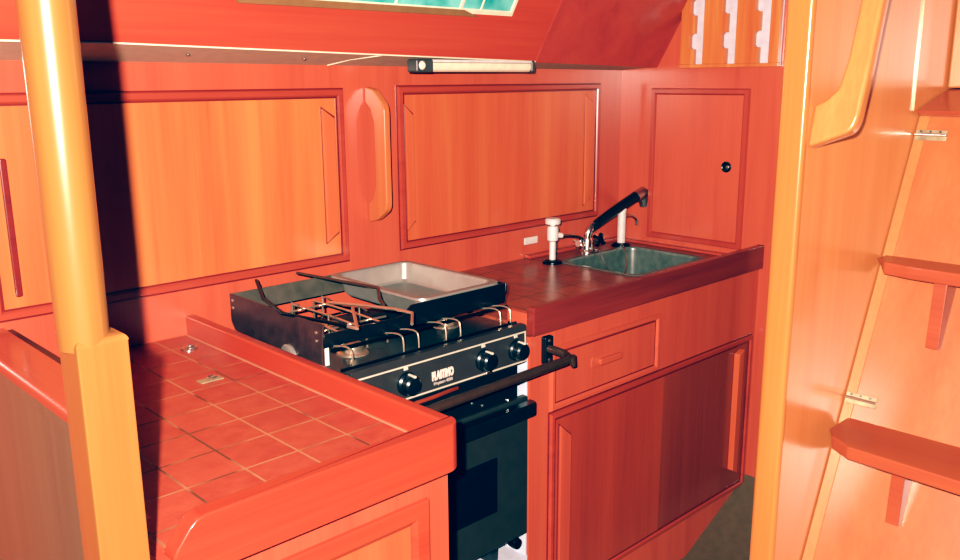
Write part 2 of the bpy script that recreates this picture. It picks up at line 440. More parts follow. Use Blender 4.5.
bmesh.ops.bevel(tb, geom=ed, offset=.032, segments=6, affect='EDGES', profile=.5)
tb.edges.ensure_lookup_table()
ed = [e for e in tb.edges if len(e.link_faces) == 2 and e.calc_face_angle(0) > .8]
bmesh.ops.bevel(tb, geom=ed, offset=.0038, segments=3, affect='EDGES', profile=.5)
b_ = new(); join(b_, tb)
obj('front_rail', b_, 'near_h', t)
for i, (x, y, rot) in enumerate(((.896, 1.955, 0.0), (.825, 1.708, 0.0))):
    b_ = bx(new(), x-.026, x+.026, y-.013, y+.013, ZT, ZT+.003, .0012, 2) if i else lathe(new(), (x, y, ZT), [(.020, 0), (.020, .002), (.018, .004), (.010, .0045), (.008, .003), (.001, .003)], 'z', 24)
    r = obj('lift_ring_plate', b_, 'brass' if i else 'steel', t)
    b_ = new()
    tube(b_, [(x+.004+.010*math.cos(a*PI/6), y+.009*math.sin(a*PI/6), ZT+.0065) for a in range(13)], .0018, 6)
    obj('lift_ring', b_, 'chrome', r)

# ------------------------------------------------------------------ lockers on the hull wall
PROF = [(0, 0), (.001, .006), (.004, .011), (.017, .011), (.021, .007), (.023, .003), (.023, 0)]
def pull_poly(x0, x1, z0, z1, left):
    c = .028
    return [(x0, z0), (x1, z0+c), (x1, z1-c), (x0, z1)] if left else [(x1, z1), (x0, z1-c), (x0, z0+c), (x1, z0)]
def wall_locker(label, x0, x1, z0, z1, xs, pulls):
    t = thing('sliding_locker', label, 'locker', ((x0+x1)/2, YW, z0), 'sliding-door lockers on the back wall')
    b_ = new(); ring_frame(b_, x0, x1, z0, z1, FW, PROF); obj('frame_moulding', b_, 'mould', t)
    b_ = new()
    ring_frame(b_, x0-.0025, x1+.0025, z0-.0025, z1+.0025, FW, [(0, 0), (0, .003), (.005, .003), (.005, 0)])
    ring_frame(b_, x0+.020, x1-.020, z0+.020, z1-.020, FW, [(0, 0), (0, .0062), (.0055, .0062), (.0055, 0)])
    obj('shade_line', b_, 'shade_line', t)  # raised dark rings drawn as shadow lines either side of the moulding
    for k, (a, b) in enumerate(((x0+.023, xs), (xs+.0012, x1-.023))):
        d = .0045 if k == 0 else .003
        b_ = new(); prism(b_, [(a, z0+.023), (b, z0+.023), (b, z1-.023), (a, z1-.023)], FW, .0005, d, 0)
        p = obj('sliding_door', b_, 'panel' if label.startswith('left') else 'panel2', t)
        (px0, px1, pz0, pz1) = pulls[k]
        if px1-px0 > .02:
            b_ = new(); prism(b_, pull_poly(px0-.001, px1+.0035, pz0-.005, pz1+.005, True), FW, d, d+.0025, .0005, 1); obj('pull_edge', b_, 'shade_line', p)
        b_ = new(); prism(b_, pull_poly(px0, px1, pz0, pz1, True) if px1-px0 > .02 else arc_poly([(px0, pz0), (px1, pz0), (px1, pz1), (px0, pz1)], .006, 3), FW, d, d+.009, .003, 2)
        obj('finger_pull', b_, 'panel2' if px1-px0 > .02 else 'shade_line', p)
wall_locker('left wall locker with two orange sliding doors, crossed by the post shadow', .51, 1.458, 1.045, 1.535, 1.005, ((.560, .575, 1.095, 1.40), (1.383, 1.424, 1.108, 1.483)))
wall_locker('right wall locker with two sliding doors beneath the tube light', 1.652, 2.606, 1.05, 1.540, 2.139, ((1.676, 1.707, 1.108, 1.482), (2.519, 2.560, 1.10, 1.50)))

# D-shaped grab handle standing off the wall between the lockers
b_ = new()
out = arc_poly([(2.073, 1.15), (2.073, 1.54), (2.033, 1.533), (1.985, 1.488), (1.985, 1.192), (2.036, 1.158)], [0, 0, .01, .02, .02, .01], 4)
hol = [(2.073-.0, 1.205), (2.050, 1.222), (2.036, 1.26), (2.034, 1.35), (2.036, 1.44), (2.050, 1.478), (2.073, 1.495)]
poly = [(2.073, 1.15)]+hol+[(2.073, 1.54)]+[p for p in arc_poly([(2.073, 1.54), (2.033, 1.533), (1.985, 1.488), (1.985, 1.192), (2.036, 1.158), (2.073, 1.15)], [0, .01, .02, .02, .01, 0], 4)][1:-1]
prism(b_, poly, lambda u, v, d: Vector((d, u, v)), 1.535, 1.557, .004, 3)
tag(obj('grab_rail', b_, wood('handle teak', lin(204, 96, 58), lin(216, 118, 70), lin(226, 136, 80), axis='z')), 'short vertical wooden grab handle on the wall between the two lockers', 'handrail')

# small white plate above the sink worktop
b_ = bx(new(), 2.203, 2.270, YW-.006, YW-.0005, .990, 1.015, .002, 2)
t = tag(obj('white_plate', b_, 'white'), 'small white rectangular plate on the wall behind the sink', 'plate')

# fluorescent tube light under the side deck
t = thing('tube_light', 'slim cream tube light fixed under the side deck', 'light', (1.84, 1.93, 1.60))
lz = lambda x: 1.6005-.003*(x-1.6)
def loop(x, w, h): return [(1.93+w*math.sin(2*PI*k/16), lz(x)+h*math.cos(2*PI*k/16)) for k in range(16)]
b_ = new(); prism(b_, arc_poly([(1.917, 1.579), (1.945, 1.579), (1.945, 1.603), (1.912, 1.605), (1.910, 1.590)], [.008, .008, .002, .002, .006], 3), lambda u, v, d: Vector((d, u, v)), 1.655, 2.058, 0); obj('diffuser', b_, 'cream', t)
b_ = bx(new(), 1.655, 2.058, 1.908, 1.948, 1.6055, 1.613, .001, 1); obj('base_plate', b_, 'white', t)
for xa, xb in ((1.592, 1.655), (2.058, 2.074)):
    b_ = bx(new(), xa, xb, 1.906, 1.95, 1.578, 1.614, .006, 3); c_ = obj('end_cap', b_, 'grey', t)
    if xa < 1.6:
        b_ = new(); lathe(b_, (1.612, 1.9065, 1.597), [(.010, .001), (.012, -.001), (.009, -.004), (.001, -.005)], 'y', 20); obj('switch', b_, 'cream', c_)
b_ = new(); tube(b_, [(1.48, 1.915, 1.622), (1.43, 1.99, 1.612), (1.41, 2.068, 1.598)], .0018, 6); obj('cable', b_, 'cream', t)

# ------------------------------------------------------------------ locker door and rack on the end bulkhead
t = thing('locker_door', 'small square locker door with a finger hole on the end bulkhead', 'door', (XE, 1.73, .98))
b_ = new(); ring_frame(b_, 1.537, 1.934, .970, 1.522, FE, PROF); obj('frame_moulding', b_, 'mould_v', t)
b_ = new(); prism(b_, [(1.56, .993), (1.911, .993), (1.911, 1.499), (1.56, 1.499)], FE, .0005, .004, 0); obj('door_panel', b_, 'red_v', t)
b_ = new(); lathe(b_, (XE-.004, 1.611, 1.255), [(.019, 0), (.019, -.003), (.016, -.004), (.013, -.002), (.001, -.001)], 'x', 28)
h = obj('finger_hole', b_, 'drain', t)
b_ = new(); lathe(b_, (XE-.005, 1.606, 1.255), [(.008, 0), (.008, -.002), (.006, -.004), (.001, -.005)], 'x', 20); obj('latch', b_, 'backplate', h)
t = thing('cup_rack', 'wooden rack board with three white notched slots, top right', 'rack', (XE-.012, 1.63, 1.595))
FR = lambda u, v, d: Vector((XE-.002-d, u, v))
b_ = new(); prism(b_, [(1.435, 1.598), (1.802, 1.598), (1.802, 2.0), (1.435, 2.0)], FR, 0, .004, 0); obj('backing', b_, 'rackwhite', t)
def slat(edges_hi, edges_lo):   # a board strip between two slot outlines
    b = new(); prism(b, edges_hi+edges_lo[::-1], FR, .004, .023, .0015, 1); return b
zt_ = 2.0
def slot(yhi, ylo):      # left outline (high y) is notched, right outline straight
    n = .018
    L = [(yhi, 1.604)]
    for z in (1.655, 1.768, 1.881): L += [(yhi, z), (yhi+n*.6, z), (yhi+n, z+.008), (yhi+n, z+.044), (yhi+n*.6, z+.052), (yhi, z+.052)]
    L += [(yhi, zt_)]
    return L, [(ylo, 1.604), (ylo, zt_)]
slots = [slot(1.752, 1.717), slot(1.627, 1.592), slot(1.507, 1.470)]
prev = [(1.807, 1.604), (1.807, zt_)]
mat_r = wood('rack orange wood', lin(206, 100, 56), lin(222, 130, 70), lin(236, 168, 92), axis='z', scale=1.0, band=1.6)
for Ls, Rs in slots:
    obj('board', slat(prev, Ls), mat_r, t); prev = Rs
obj('board', slat(prev, [(1.437, 1.604), (1.437, zt_)]), mat_r, t)
b_ = bx(new(), XE-.025, XE-.002, 1.437, 1.807, 1.592, 1.604, .001, 1); obj('bottom_rail', b_, mat_r, t)

# ------------------------------------------------------------------ sink cabinet
t = thing('sink_cabinet', 'base cabinet under the sink with one drawer and two sliding doors', 'cabinet', (2.16, 1.77, ZF))
b_ = bx(new(), 1.578, XE-.002, YC, YC+.02, ZF, .9145, .002, 2)
bx(b_, 1.578, 1.598, YC+.02, YW-.002, ZF, .9145, 0); bx(b_, XE-.022, XE-.002, YC+.02, YW-.002, ZF, .9145, 0)
obj('carcass', b_, 'red_v', t)
b_ = new(); ring_frame(b_, 1.656, 2.150, .690, .870, FC, [(0, 0), (.001, .006), (.004, .010), (.013, .010), (.018, .005), (.020, .002), (.020, 0)])
d_ = obj('drawer', b_, 'red_h', t)
b_ = new(); prism(b_, [(1.678, .712), (2.128, .712), (2.128, .848), (1.678, .848)], FC, .0005, .003, 0); obj('drawer_front', b_, 'red_v', d_)
b_ = new(); ring_frame(b_, 1.674, 2.132, .708, .852, FC, [(0, 0), (0, .0035), (.005, .0035), (.005, 0)]); obj('shade_line', b_, 'shade_line', d_)  # dark ring standing for the shadow line inside the drawer moulding
b_ = new(); prism(b_, arc_poly([(1.825, .770), (1.972, .770), (1.972, .804), (1.825, .804)], .012, 4), FC, .003, .007, .0015, 2)
prism(b_, arc_poly([(1.85, .778), (1.947, .778), (1.947, .796), (1.85, .796)], .008, 4), FC, .007, .020, .003, 2)
obj('drawer_pull', b_, 'red_h', d_)
b_ = new(); ring_frame(b_, 1.655, 2.712, .120, .690-.005, FC, [(0, 0), (.001, .006), (.004, .011), (.014, .011), (.018, .006), (.020, .002), (.020, 0)])
obj('door_frame', b_, 'mould', t)
b_ = new(); ring_frame(b_, 1.672, 2.695, .137, .668, FC, [(0, 0), (0, .006), (.006, .006), (.006, 0)]); ring_frame(b_, 1.652, 2.715, .117, .688, FC, [(0, 0), (0, .003), (.004, .003), (.004, 0)])
prism(b_, [(2.181, .14), (2.186, .14), (2.186, .665), (2.181, .665)], FC, 0, .0015, 0); obj('shade_line', b_, 'shade_line', t)  # dark rings and centre bar painted for shade at frame and door gap
for k, (a, b) in enumerate(((1.678, 2.182), (2.1855, 2.689))):
    d = .0055 if k == 0 else .003
    b_ = new(); prism(b_, [(a, .140), (b, .140), (b, .665), (a, .665)], FC, .0005, d, 0); p = obj('sliding_door', b_, 'dark_panel' if k == 0 else 'shaded_panel', t)
    b_ = new()
    if k == 0:
        prism(b_, [(1.687, .174), (1.739, .203), (1.739, .607), (1.687, .651)], FC, d, d+.0025, .0005, 1); obj('pull_edge', b_, 'shade_line', p); b_ = new()
        prism(b_, [(1.690, .180), (1.735, .205), (1.735, .605), (1.690, .645)], FC, d, d+.010, .003, 2)
    else: prism(b_, [(2.60, .215), (2.634, .195), (2.634, .652), (2.60, .640)], FC, d, d+.022, .003, 2)
    obj('finger_pull', b_, 'red_v' if k == 0 else 'panel2', p)

# ------------------------------------------------------------------ sink worktop (with the sink cut out) and fiddle
t = thing('sink_worktop', 'dark red worktop around the sink with tall front edge board', 'worktop', (2.16, 1.77, .897))
SX0, SX1, SY0, SY1 = 2.240, 2.640, 1.615, 1.940
def slab_with_hole(x0, x1, y0, y1, hx0, hx1, hy0, hy1, z0, z1):
    t = bmesh.new()
    def quad(ps): t.faces.new([t.verts.new(p) for p in ps])
    O = [(x0, y0), (x1, y0), (x1, y1), (x0, y1)]; H = [(hx0, hy0), (hx1, hy0), (hx1, hy1), (hx0, hy1)]
    for i in range(4):
        j = (i+1) % 4
        quad([(*O[i], z1), (*O[j], z1), (*H[j], z1), (*H[i], z1)]); quad([(*O[i], z0), (*H[i], z0), (*H[j], z0), (*O[j], z0)])
        quad([(*O[i], z0), (*O[j], z0), (*O[j], z1), (*O[i], z1)]); quad([(*H[i], z0), (*H[i], z1), (*H[j], z1), (*H[j], z0)])
    bmesh.ops.remove_doubles(t, verts=t.verts[:], dist=1e-5); bmesh.ops.recalc_face_normals(t, faces=t.faces[:]); return t
obj('worktop_slab', slab_with_hole(1.5785, XE-.002, YF+.027, YW-.002, SX0, SX1, SY0, SY1, .919, ZS), 'tile2', t)
b_ = new(); prism(b_, arc_poly([(1.5785, .918), (XE-.002, .918), (XE-.002, .998), (1.5785, .993)], [.004, .002, .002, .006], 3), lambda u, v, d: Vector((u, d, v)), YF, YF+.027, .003, 2)
obj('fiddle_rail', b_, 'dark_rail', t)
b_ = bx(new(), 1.5785, 1.60, YF+.027, 1.545, .9195, .975, .003, 2)
obj('end_return', b_, 'red_y', t)
b_ = bx(new(), 2.205, XE-.002, 2.045, YW-.002, ZS, ZS+.012, .003, 2); bx(b_, XE-.03, XE-.002, YF+.03, 2.045, ZS, ZS+.010, .003, 2)
obj('back_bead', b_, 'mould', t)

# sink
t = thing('sink', 'square stainless steel sink set in the worktop', 'sink', (2.41, 1.78, .78))
tb = bmesh.new()
def rr(x0, x1, y0, y1, r, z, n=5):
    return [tb.verts.new((u, v, z)) for u, v in arc_poly([(x0, y0), (x1, y0), (x1, y1), (x0, y1)], r, n)]
e = .004
loops = [rr(SX0-.012, SX1+.012, SY0-.012, SY1+.012, .05, ZS+.001), rr(SX0-.010, SX1+.010, SY0-.010, SY1+.010, .05, ZS+.004), rr(SX0+.004, SX1-.004, SY0+.004, SY1-.004, .055, ZS+.003), rr(SX0+.008, SX1-.008, SY0+.008, SY1-.008, .055, ZS-.006),
         rr(SX0+.014, SX1-.014, SY0+.014, SY1-.014, .055, ZS-.16), rr(SX0+.03, SX1-.03, SY0+.03, SY1-.03, .05, ZS-.178), rr(SX0+.07, SX1-.07, SY0+.07, SY1-.07, .04, ZS-.181)]
for a, b in zip(loops[:-1], loops[1:]):
    n = len(a)
    for k in range(n): tb.faces.new((a[k], a[(k+1) % n], b[(k+1) % n], b[k]))
tb.faces.new(loops[-1])
bmesh.ops.recalc_face_normals(tb, faces=tb.faces[:])
for f in tb.faces: f.smooth = True
b_ = new(); join(b_, tb)
o = obj('basin', b_, plain('sink steel', lin(120, 122, 114), .3, metal=.35, var=.25), t)
b_ = new(); lathe(b_, (2.47, 1.80, ZS-.180), [(.062, 0), (.062, .004), (.050, .010), (.040, .006), (.001, .006)], 'z', 24); obj('drain', b_, 'drain', t)

# mixer tap
bx0, by0 = 2.452, 1.992
t = thing('mixer_tap', 'chrome tap with long black spout angled up over the sink', 'tap', (bx0, by0, ZS))
b_ = new(); lathe(b_, (bx0, by0, ZS), [(.030, .0006), (.030, .005), (.022, .010), (.020, .045), (.016, .052), (.001, .053)], 'z', 24); obj('base', b_, 'chrome', t)
for sx in (-1, 1):
    b_ = new(); tube(b_, [(bx0+sx*.012, by0, ZS+.028), (bx0+sx*.045, by0-.008, ZS+.036)], [.009, .011], 12)
    k_ = obj('valve', b_, 'chrome', t)
    b_ = new(); 
    for a in range(4):
        c = Vector((bx0+sx*.055, by0-.010, ZS+.038)); dv = Vector((0, math.cos(a*PI/2+.4), math.sin(a*PI/2+.4)))
        tube(b_, [c, c+dv*.026], [.008, .007], 8)
    tube(b_, [(bx0+sx*.043, by0-.008, ZS+.036), (bx0+sx*.066, by0-.012, ZS+.040)], .012, 12)
    obj('tap_handle', b_, 'darkwire' if sx > 0 else 'chrome', k_)
b_ = new(); tube(b_, [(bx0, by0, ZS+.045), (bx0+.004, by0-.002, ZS+.075), (bx0+.03, by0-.004, ZS+.098)], [.013, .015], 14, 6); obj('elbow', b_, 'chrome', t)
b_ = new(); tube(b_, [(bx0+.016, by0-.004, ZS+.086), (bx0+.13, by0-.014, ZS+.134), (bx0+.250, by0-.03, ZS+.182)], [.016, .021], 14, 4); obj('spout', b_, 'black', t)
b_ = new(); tube(b_, [(bx0+.243, by0-.03, ZS+.179), (bx0+.290, by0-.033, ZS+.192)], [.022, .024], 14)
tube(b_, [(bx0+.284, by0-.033, ZS+.206), (bx0+.300, by0-.034, ZS+.142)], [.023, .021], 14); obj('spray_head', b_, 'steel', t)

# white hand pump at the left rear corner of the sink
px, py = 2.212, 1.948
t = thing('water_pump', 'white hand pump with curved spout left of the sink', 'pump', (px, py, ZS))
b_ = new(); lathe(b_, (px, py, ZS), [(.034, .0006), (.034, .006), (.026, .011), (.012, .013)], 'z', 24); obj('flange', b_, 'drain', t)
b_ = new(); lathe(b_, (px, py, ZS), [(.011, .011), (.011, .075), (.019, .080), (.020, .120), (.017, .128), (.001, .129)], 'z', 24); obj('body', b_, 'white', t)
b_ = new(); lathe(b_, (px, py, ZS), [(.009, .126), (.009, .134), (.026, .136), (.027, .150), (.022, .155), (.001, .155)], 'z', 24); obj('knob', b_, 'white', t)
b_ = new(); tube(b_, [(px+.008, py, ZS+.098), (px+.035, py-.012, ZS+.092)], [.011, .009], 12); obj('spout_socket', b_, 'white', t)
b_ = new(); tube(b_, [(px+.03, py-.01, ZS+.092), (px+.075, py-.03, ZS+.090), (px+.105, py-.043, ZS+.078), (px+.112, py-.046, ZS+.055)], .0055, 10, 6); obj('spout', b_, 'chrome', t)
b_ = new(); tube(b_, [(px+.018, py+.004, ZS+.092), (px+.020, py+.004, ZS+.05), (px+.018, py+.004, ZS+.008)], .004, 8); obj('stem', b_, 'chrome', t)

# white column tap at the right rear corner
px, py = 2.628, 1.972
t = thing('column_tap', 'white column tap with small chrome outlet, right rear of the sink', 'tap', (px, py, ZS))
b_ = new(); lathe(b_, (px, py, ZS), [(.036, .0006), (.036, .006), (.026, .012), (.015, .014)], 'z', 24); obj('flange', b_, 'drain', t)
b_ = new(); lathe(b_, (px, py, ZS), [(.0155, .012), (.0155, .125), (.0165, .128), (.0165, .152), (.012, .157), (.001, .158)], 'z', 24); obj('column', b_, 'white', t)
b_ = new(); tube(b_, [(px+.012, py-.002, ZS+.112), (px+.04, py-.012, ZS+.112), (px+.062, py-.02, ZS+.098), (px+.066, py-.021, ZS+.075)], [.006, .007], 10, 6); obj('outlet', b_, 'chrome', t)

# thin chain looping into the sink
b_ = new(); tube(b_, [(2.455, 1.957, ZS+.012), (2.445, 1.925, ZS+.006), (2.450, 1.89, ZS-.05), (2.49, 1.875, ZS-.085), (2.54, 1.88, ZS-.058), (2.575, 1.915, ZS+.002), (2.59, 1.943, ZS+.014)], .0026, 8, 6)
tag(obj('plug_chain', b_, 'steel'), 'thin grey plug chain looping down into the sink', 'chain')

# ------------------------------------------------------------------ cooker
t = thing('cooker', 'black gimballed galley cooker with hob and oven between the worktops', 'cooker', (1.29, 1.70, .30))
X0, X1 = 1.022, 1.562
BY0, BY1, BX1 = 1.558, 1.970, 1.592
b_ = bx(new(), X0+.012, X1-.012, 1.482, 1.93, .37, .925, .004, 2); obj('oven_body', b_, 'black', t)
# control panel, slightly raked
FP = lambda u, v, d: Vector((u, 1.460-d+.10*(v-.855)*.3, v))
b_ = new(); prism(b_, arc_poly([(X0, .852), (X1+.003, .852), (X1+.003, .954), (X0, .954)], .006, 3), FP, -.020, 0, .002, 2); cp = obj('control_panel', b_, 'black_panel', t)
b_ = new(); ring_frame(b_, X0+.01, X1-.001, .8565, .936, FP, [(0, 0), (0, .0015), (.0035, .0015), (.0035, 0)]); obj('white_border', b_, 'line', cp)
for x in (1.170, 1.411, 1.524):
    b_ = new(); lathe(b_, FP(x, .894, .0005), [(.027, 0), (.027, -.006), (.023, -.010), (.022, -.026), (.018, -.030), (.001, -.031)], 'y', 28); kn = obj('knob', b_, 'black', cp)
    b_ = bx(new(), x-.0030, x+.0030, 1.427, 1.452, .914, .9195, .001, 1); obj('pointer', b_, 'line', kn)
    b_ = bx(new(), x-.007, x+.005, FP(x, .928, .0035).y, FP(x, .928, .0005).y, .9255, .9325, .0008, 1); obj('knob_mark', b_, 'line', cp)
b_ = bx(new(), 1.418, 1.438, FP(0, .8565, .004).y, FP(0, .8565, .0005).y, .853, .860, .001, 1); obj('trim_clip', b_, 'steel', cp)
def text_mesh(s, size, x, z, depth=.0006, width=None, bold=0.0):
    cu = bpy.data.curves.new('t', 'FONT'); cu.body = s; cu.size = size; cu.extrude = depth; cu.offset = bold
    o = bpy.data.objects.new('t', cu); col.objects.link(o)
    dg = bpy.context.evaluated_depsgraph_get(); me = bpy.data.meshes.new_from_object(o.evaluated_get(dg))
    bpy.data.objects.remove(o); b = bmesh.new(); b.from_mesh(me); bpy.data.meshes.remove(me)
    xs = [v.co.x for v in b.verts]; k = (width/(max(xs)-min(xs))) if width else 1
    for v in b.verts: v.co = FP(x+(v.co.x-min(xs))*k, z+v.co.y, .0012+v.co.z)
    return b
obj('maker_name', text_mesh('PLASTIMO', .026, 1.245, .8825, width=.067, bold=.0020), plain('pale pink lettering', lin(240, 214, 200), .5), cp)
obj('model_name', text_mesh('Neptune 4500', .010, 1.250, .8695, width=.058, bold=.0003), plain('grey lettering', lin(190, 180, 172), .5), cp)
# hob
b_ = bx(new(), X0+.004, X1-.004, 1.482, 1.90, .926, .944, .002, 2); hb = obj('hob_plate', b_, 'hob', t)
def burner(x, y, r):
    b = new(); lathe(b, (x, y, .9445), [(r*1.5, 0), (r*1.4, .004), (r, .006), (r, .020), (r*.9, .024), (r*.3, .025), (.001, .025)], 'z', 28)
    return obj('burner', b, 'wire', hb)
burner(1.125, 1.60, .026); burner(1.175, 1.78, .036); burner(1.43, 1.62, .024)
# raised box around the pans
b_ = new(); prism(b_, [(BY0+.012, .948), (1.953, .948), (BY1, .97), (BY1, 1.040), (BY0, 1.040)], lambda u, v, d: Vector((d, u, v)), X0-.002, X0+.004, .001, 1)
sp_ = obj('side_plate', b_, 'brownplate', t)
for y, z in ((1.955, 1.025), (1.955, 1.006), (1.585, 1.018), (1.585, .999)):
    b_ = new(); lathe(b_, (X0-.002, y, z), [(.004, 0), (.0035, -.002), (.001, -.003)], 'x', 12); obj('rivet', b_, 'wire', sp_)
b_ = new(); lathe(b_, (X0-.002, 1.70, .935), [(.032, 0), (.032, -.006), (.026, -.010), (.010, -.010), (.008, -.014), (.001, -.014)], 'x', 28); obj('gimbal_pivot', b_, 'tray', t)
b_ = new(); prism(b_, [(BY0+.02, .98), (BY1-.02, .98), (BY1, 1.0), (BY1, 1.040), (BY0, 1.040), (BY0, 1.015)], lambda u, v, d: Vector((d, u, v)), BX1-.006, BX1, .001, 1); obj('side_plate', b_, 'black', t)
b_ = new(); prism(b_, [(X0, .988), (BX1-.006, .988), (BX1-.006, 1.040), (X0, 1.040)], lambda u, v, d: Vector((u, BY1-d, v)), 0, .004, .001, 1); obj('back_plate', b_, 'backplate', t)
b_ = new(); prism(b_, [(X0, .986), (BX1-.006, .988), (BX1-.006, 1.040), (1.27, 1.040), (1.24, 1.018), (X0, 1.018)], lambda u, v, d: Vector((u, BY0+.005-d, v)), 0, .005, .001, 1)
obj('front_plate', b_, 'black', t)
b_ = bx(new(), 1.024, 1.034, BY0, BY0+.005, .946, .988, .001, 1); obj('front_strut', b_, 'white', t)
# pan rods along the front edge
for x in (1.062, 1.205, 1.250, 1.335, 1.382, 1.520, 1.556):
    b_ = new(); tube(b_, [(x-.022, 1.575, .985), (x-.006, 1.540, .989), (x, 1.520, .986), (x+.001, 1.513, .976), (x+.001, 1.511, .945)], .0024, 8, 4); obj('pan_rod', b_, 'wire', t)
b_ = new(); tube(b_, [(X0+.006, 1.540, .984), (X1+.01, 1.540, .984)], .0045, 8); obj('front_bar', b_, 'darkwire', t)
b_ = new(); tube(b_, [(X0, 1.497, .951), (X1, 1.497, .951)], .0035, 8); obj('front_bar', b_, 'darkwire', t)
# burner grate of wires in the left half
for i, y in enumerate((1.66, 1.76, 1.86)):
    b_ = new(); tube(b_, [(1.045, y, .975), (1.06, y, .992), (1.20, y, .994), (1.27, y, .992)], .003, 8); obj('grate_bar', b_, 'wire' if i != 1 else 'darkwire', t)
for i, x in enumerate((1.10, 1.16, 1.22)):
    b_ = new(); tube(b_, [(x, 1.59, .952), (x, 1.592, .996), (x, 1.74, 1.000), (x, 1.90, .998), (x, 1.902, .952)], .003, 8); obj('grate_bar', b_, 'wire', t)
for x, y in ((1.13, 1.70), (1.22, 1.70), (1.13, 1.86), (1.22, 1.86)):
    b_ = new(); tube(b_, [(x, y, .945), (x, y, 1.018), (x+.02, y-.004, 1.006)], .0026, 8); obj('grate_prong', b_, 'wire', t)
# pan clamps
b_ = new(); tube(b_, [(1.096, 1.968, 1.062), (1.045, 1.85, 1.045), (1.016, 1.715, 1.038), (1.030, 1.63, 1.040), (1.045, 1.50, 1.045)], .0042, 8, 0); obj('pan_clamp', b_, 'darkwire', t)
b_ = new(); tube(b_, [(1.045, 1.50, 1.045), (1.052, 1.475, 1.043), (1.085, 1.53, 1.055), (1.13, 1.60, 1.050)], .0040, 8); obj('pan_clamp', b_, 'wire', t)
b_ = new(); tube(b_, [(1.222, 1.976, 1.060), (1.245, 1.83, 1.060), (1.268, 1.685, 1.060), (1.215, 1.61, 1.055), (1.20, 1.575, 1.050)], .0042, 8, 0); obj('pan_clamp', b_, 'bronze', t)
b_ = new(); tube(b_, [(1.135, 1.70, 1.045), (1.165, 1.60, 1.050), (1.19, 1.52, 1.052), (1.20, 1.47, 1.050), (1.165, 1.43, 1.040)], .0040, 8, 0); obj('pan_clamp', b_, 'wire', t)
# oven front
b_ = bx(new(), X0+.012, X1+.009, 1.460, 1.481, .368, .760, .005, 3); od = obj('oven_door', b_, 'oven', t)
b_ = bx(new(), 1.18, 1.455, 1.4575, 1.4605, .475, .625, .002, 2); obj('oven_window', b_, 'oven_glass', od)
b_ = new(); prism(b_, arc_poly([(X0+.02, 1.458), (X0+.02, 1.425), (X1+.012, 1.425), (X1+.012, 1.458)], [0, .006, .02, .006], 5), lambda u, v, d: Vector((u, v, d)), .716, .752, .004, 3); obj('oven_handle', b_, 'black', od)
b_ = bx(new(), X0+.02, 1.535, 1.466, 1.480, .762, .852, .002, 2); ap = obj('upper_apron', b_, 'black', t)
for x, z in ((1.30, .775), (1.375, .79), (1.41, .775), (1.50, .765), (1.44, .82)):
    b_ = new(); lathe(b_, (x, 1.466, z), [(.005, 0), (.005, -.003), (.003, -.005), (.001, -.005)], 'y', 12); obj('apron_screw', b_, 'steel' if z < .77 else 'oven', ap)
b_ = new(); tube(b_, [(1.19, 1.458, .842), (1.24, 1.45, .846), (1.29, 1.455, .846), (1.325, 1.463, .843)], .005, 8, 4); obj('streak_tube', b_, 'copper', t)  # copper-coloured tube added for the orange reflected streak below the panel
b_ = new(); lathe(b_, (1.525, 1.455, .358), [(.014, -.004), (.016, .006), (.014, .022), (.001, .024)], 'y', 18); obj('door_catch', b_, 'darkwire', t)
b_ = bx(new(), 1.10, 1.14, 1.5, 1.9, .301, .37, .002, 1); obj('foot', b_, 'black', t)
b_ = bx(new(), 1.47, 1.50, 1.5, 1.9, .301, .37, .002, 1); obj('foot', b_, 'black', t)

# baking tray lying in the right half of the cooker top
tb = bmesh.new()
def rt(x0, x1, y0, y1, r, z):
    return [tb.verts.new((u, v, z)) for u, v in arc_poly([(x0, y0), (x1, y0), (x1, y1), (x0, y1)], r, 5)]
A_ = (1.305, 1.583, 1.566, 1.962)
ins = [(0, 1.038), (.001, 1.043), (.016, 1.0435), (.019, 1.040), (.026, .998), (.034, .989), (.05, .987)]
loops = [rt(A_[0]+i, A_[1]-i, A_[2]+i, A_[3]-i, max(.016, .034-i*.2), z) for i, z in ins]
for a, b in zip(loops[:-1], loops[1:]):
    n = len(a)
    for k in range(n): tb.faces.new((a[k], a[(k+1) % n], b[(k+1) % n], b[k]))
tb.faces.new(loops[-1]); bmesh.ops.recalc_face_normals(tb, faces=tb.faces[:])
for f in tb.faces: f.smooth = True
b_ = new(); join(b_, tb)
o = tag(obj('baking_tray', b_, 'tray'), 'shallow grey metal baking tray resting on top of the cooker', 'tray')
sm = o.modifiers.new('thickness', 'SOLIDIFY'); sm.thickness = .0015; sm.offset = 1

# ------------------------------------------------------------------ crash bar in front of the cooker
t = thing('crash_bar', 'dark metal safety bar across the front of the cooker', 'rail', (1.30, 1.38, .86))
b_ = new(); tube(b_, [(1.634, 1.446, .876), (1.636, 1.395, .872), (1.630, 1.378, .869), (1.612, 1.370, .866), (1.3, 1.368, .862), (1.02, 1.366, .858)], .0115, 16); obj('bar', b_, 'bronze', t)
b_ = new(); tube(b_, [(1.634, 1.372, .872), (1.640, 1.368, .845)], [.012, .007], 12); obj('end_elbow', b_, 'bronze', t)
b_ = bx(new(), 1.619, 1.651, YF-.004, YC-.001, .833, .909, .005, 3); br = obj('wall_bracket', b_, 'black', t)
for z in (.897, .846):
    b_ = new(); lathe(b_, (1.635, YF-.004, z), [(.006, 0), (.005, -.003), (.001, -.004)], 'y', 14); obj('screw', b_, 'steel', br)
b_ = bx(new(), .9845, 1.03, 1.354, 1.378, .845, .872, .004, 2); obj('end_socket', b_, 'black', t)

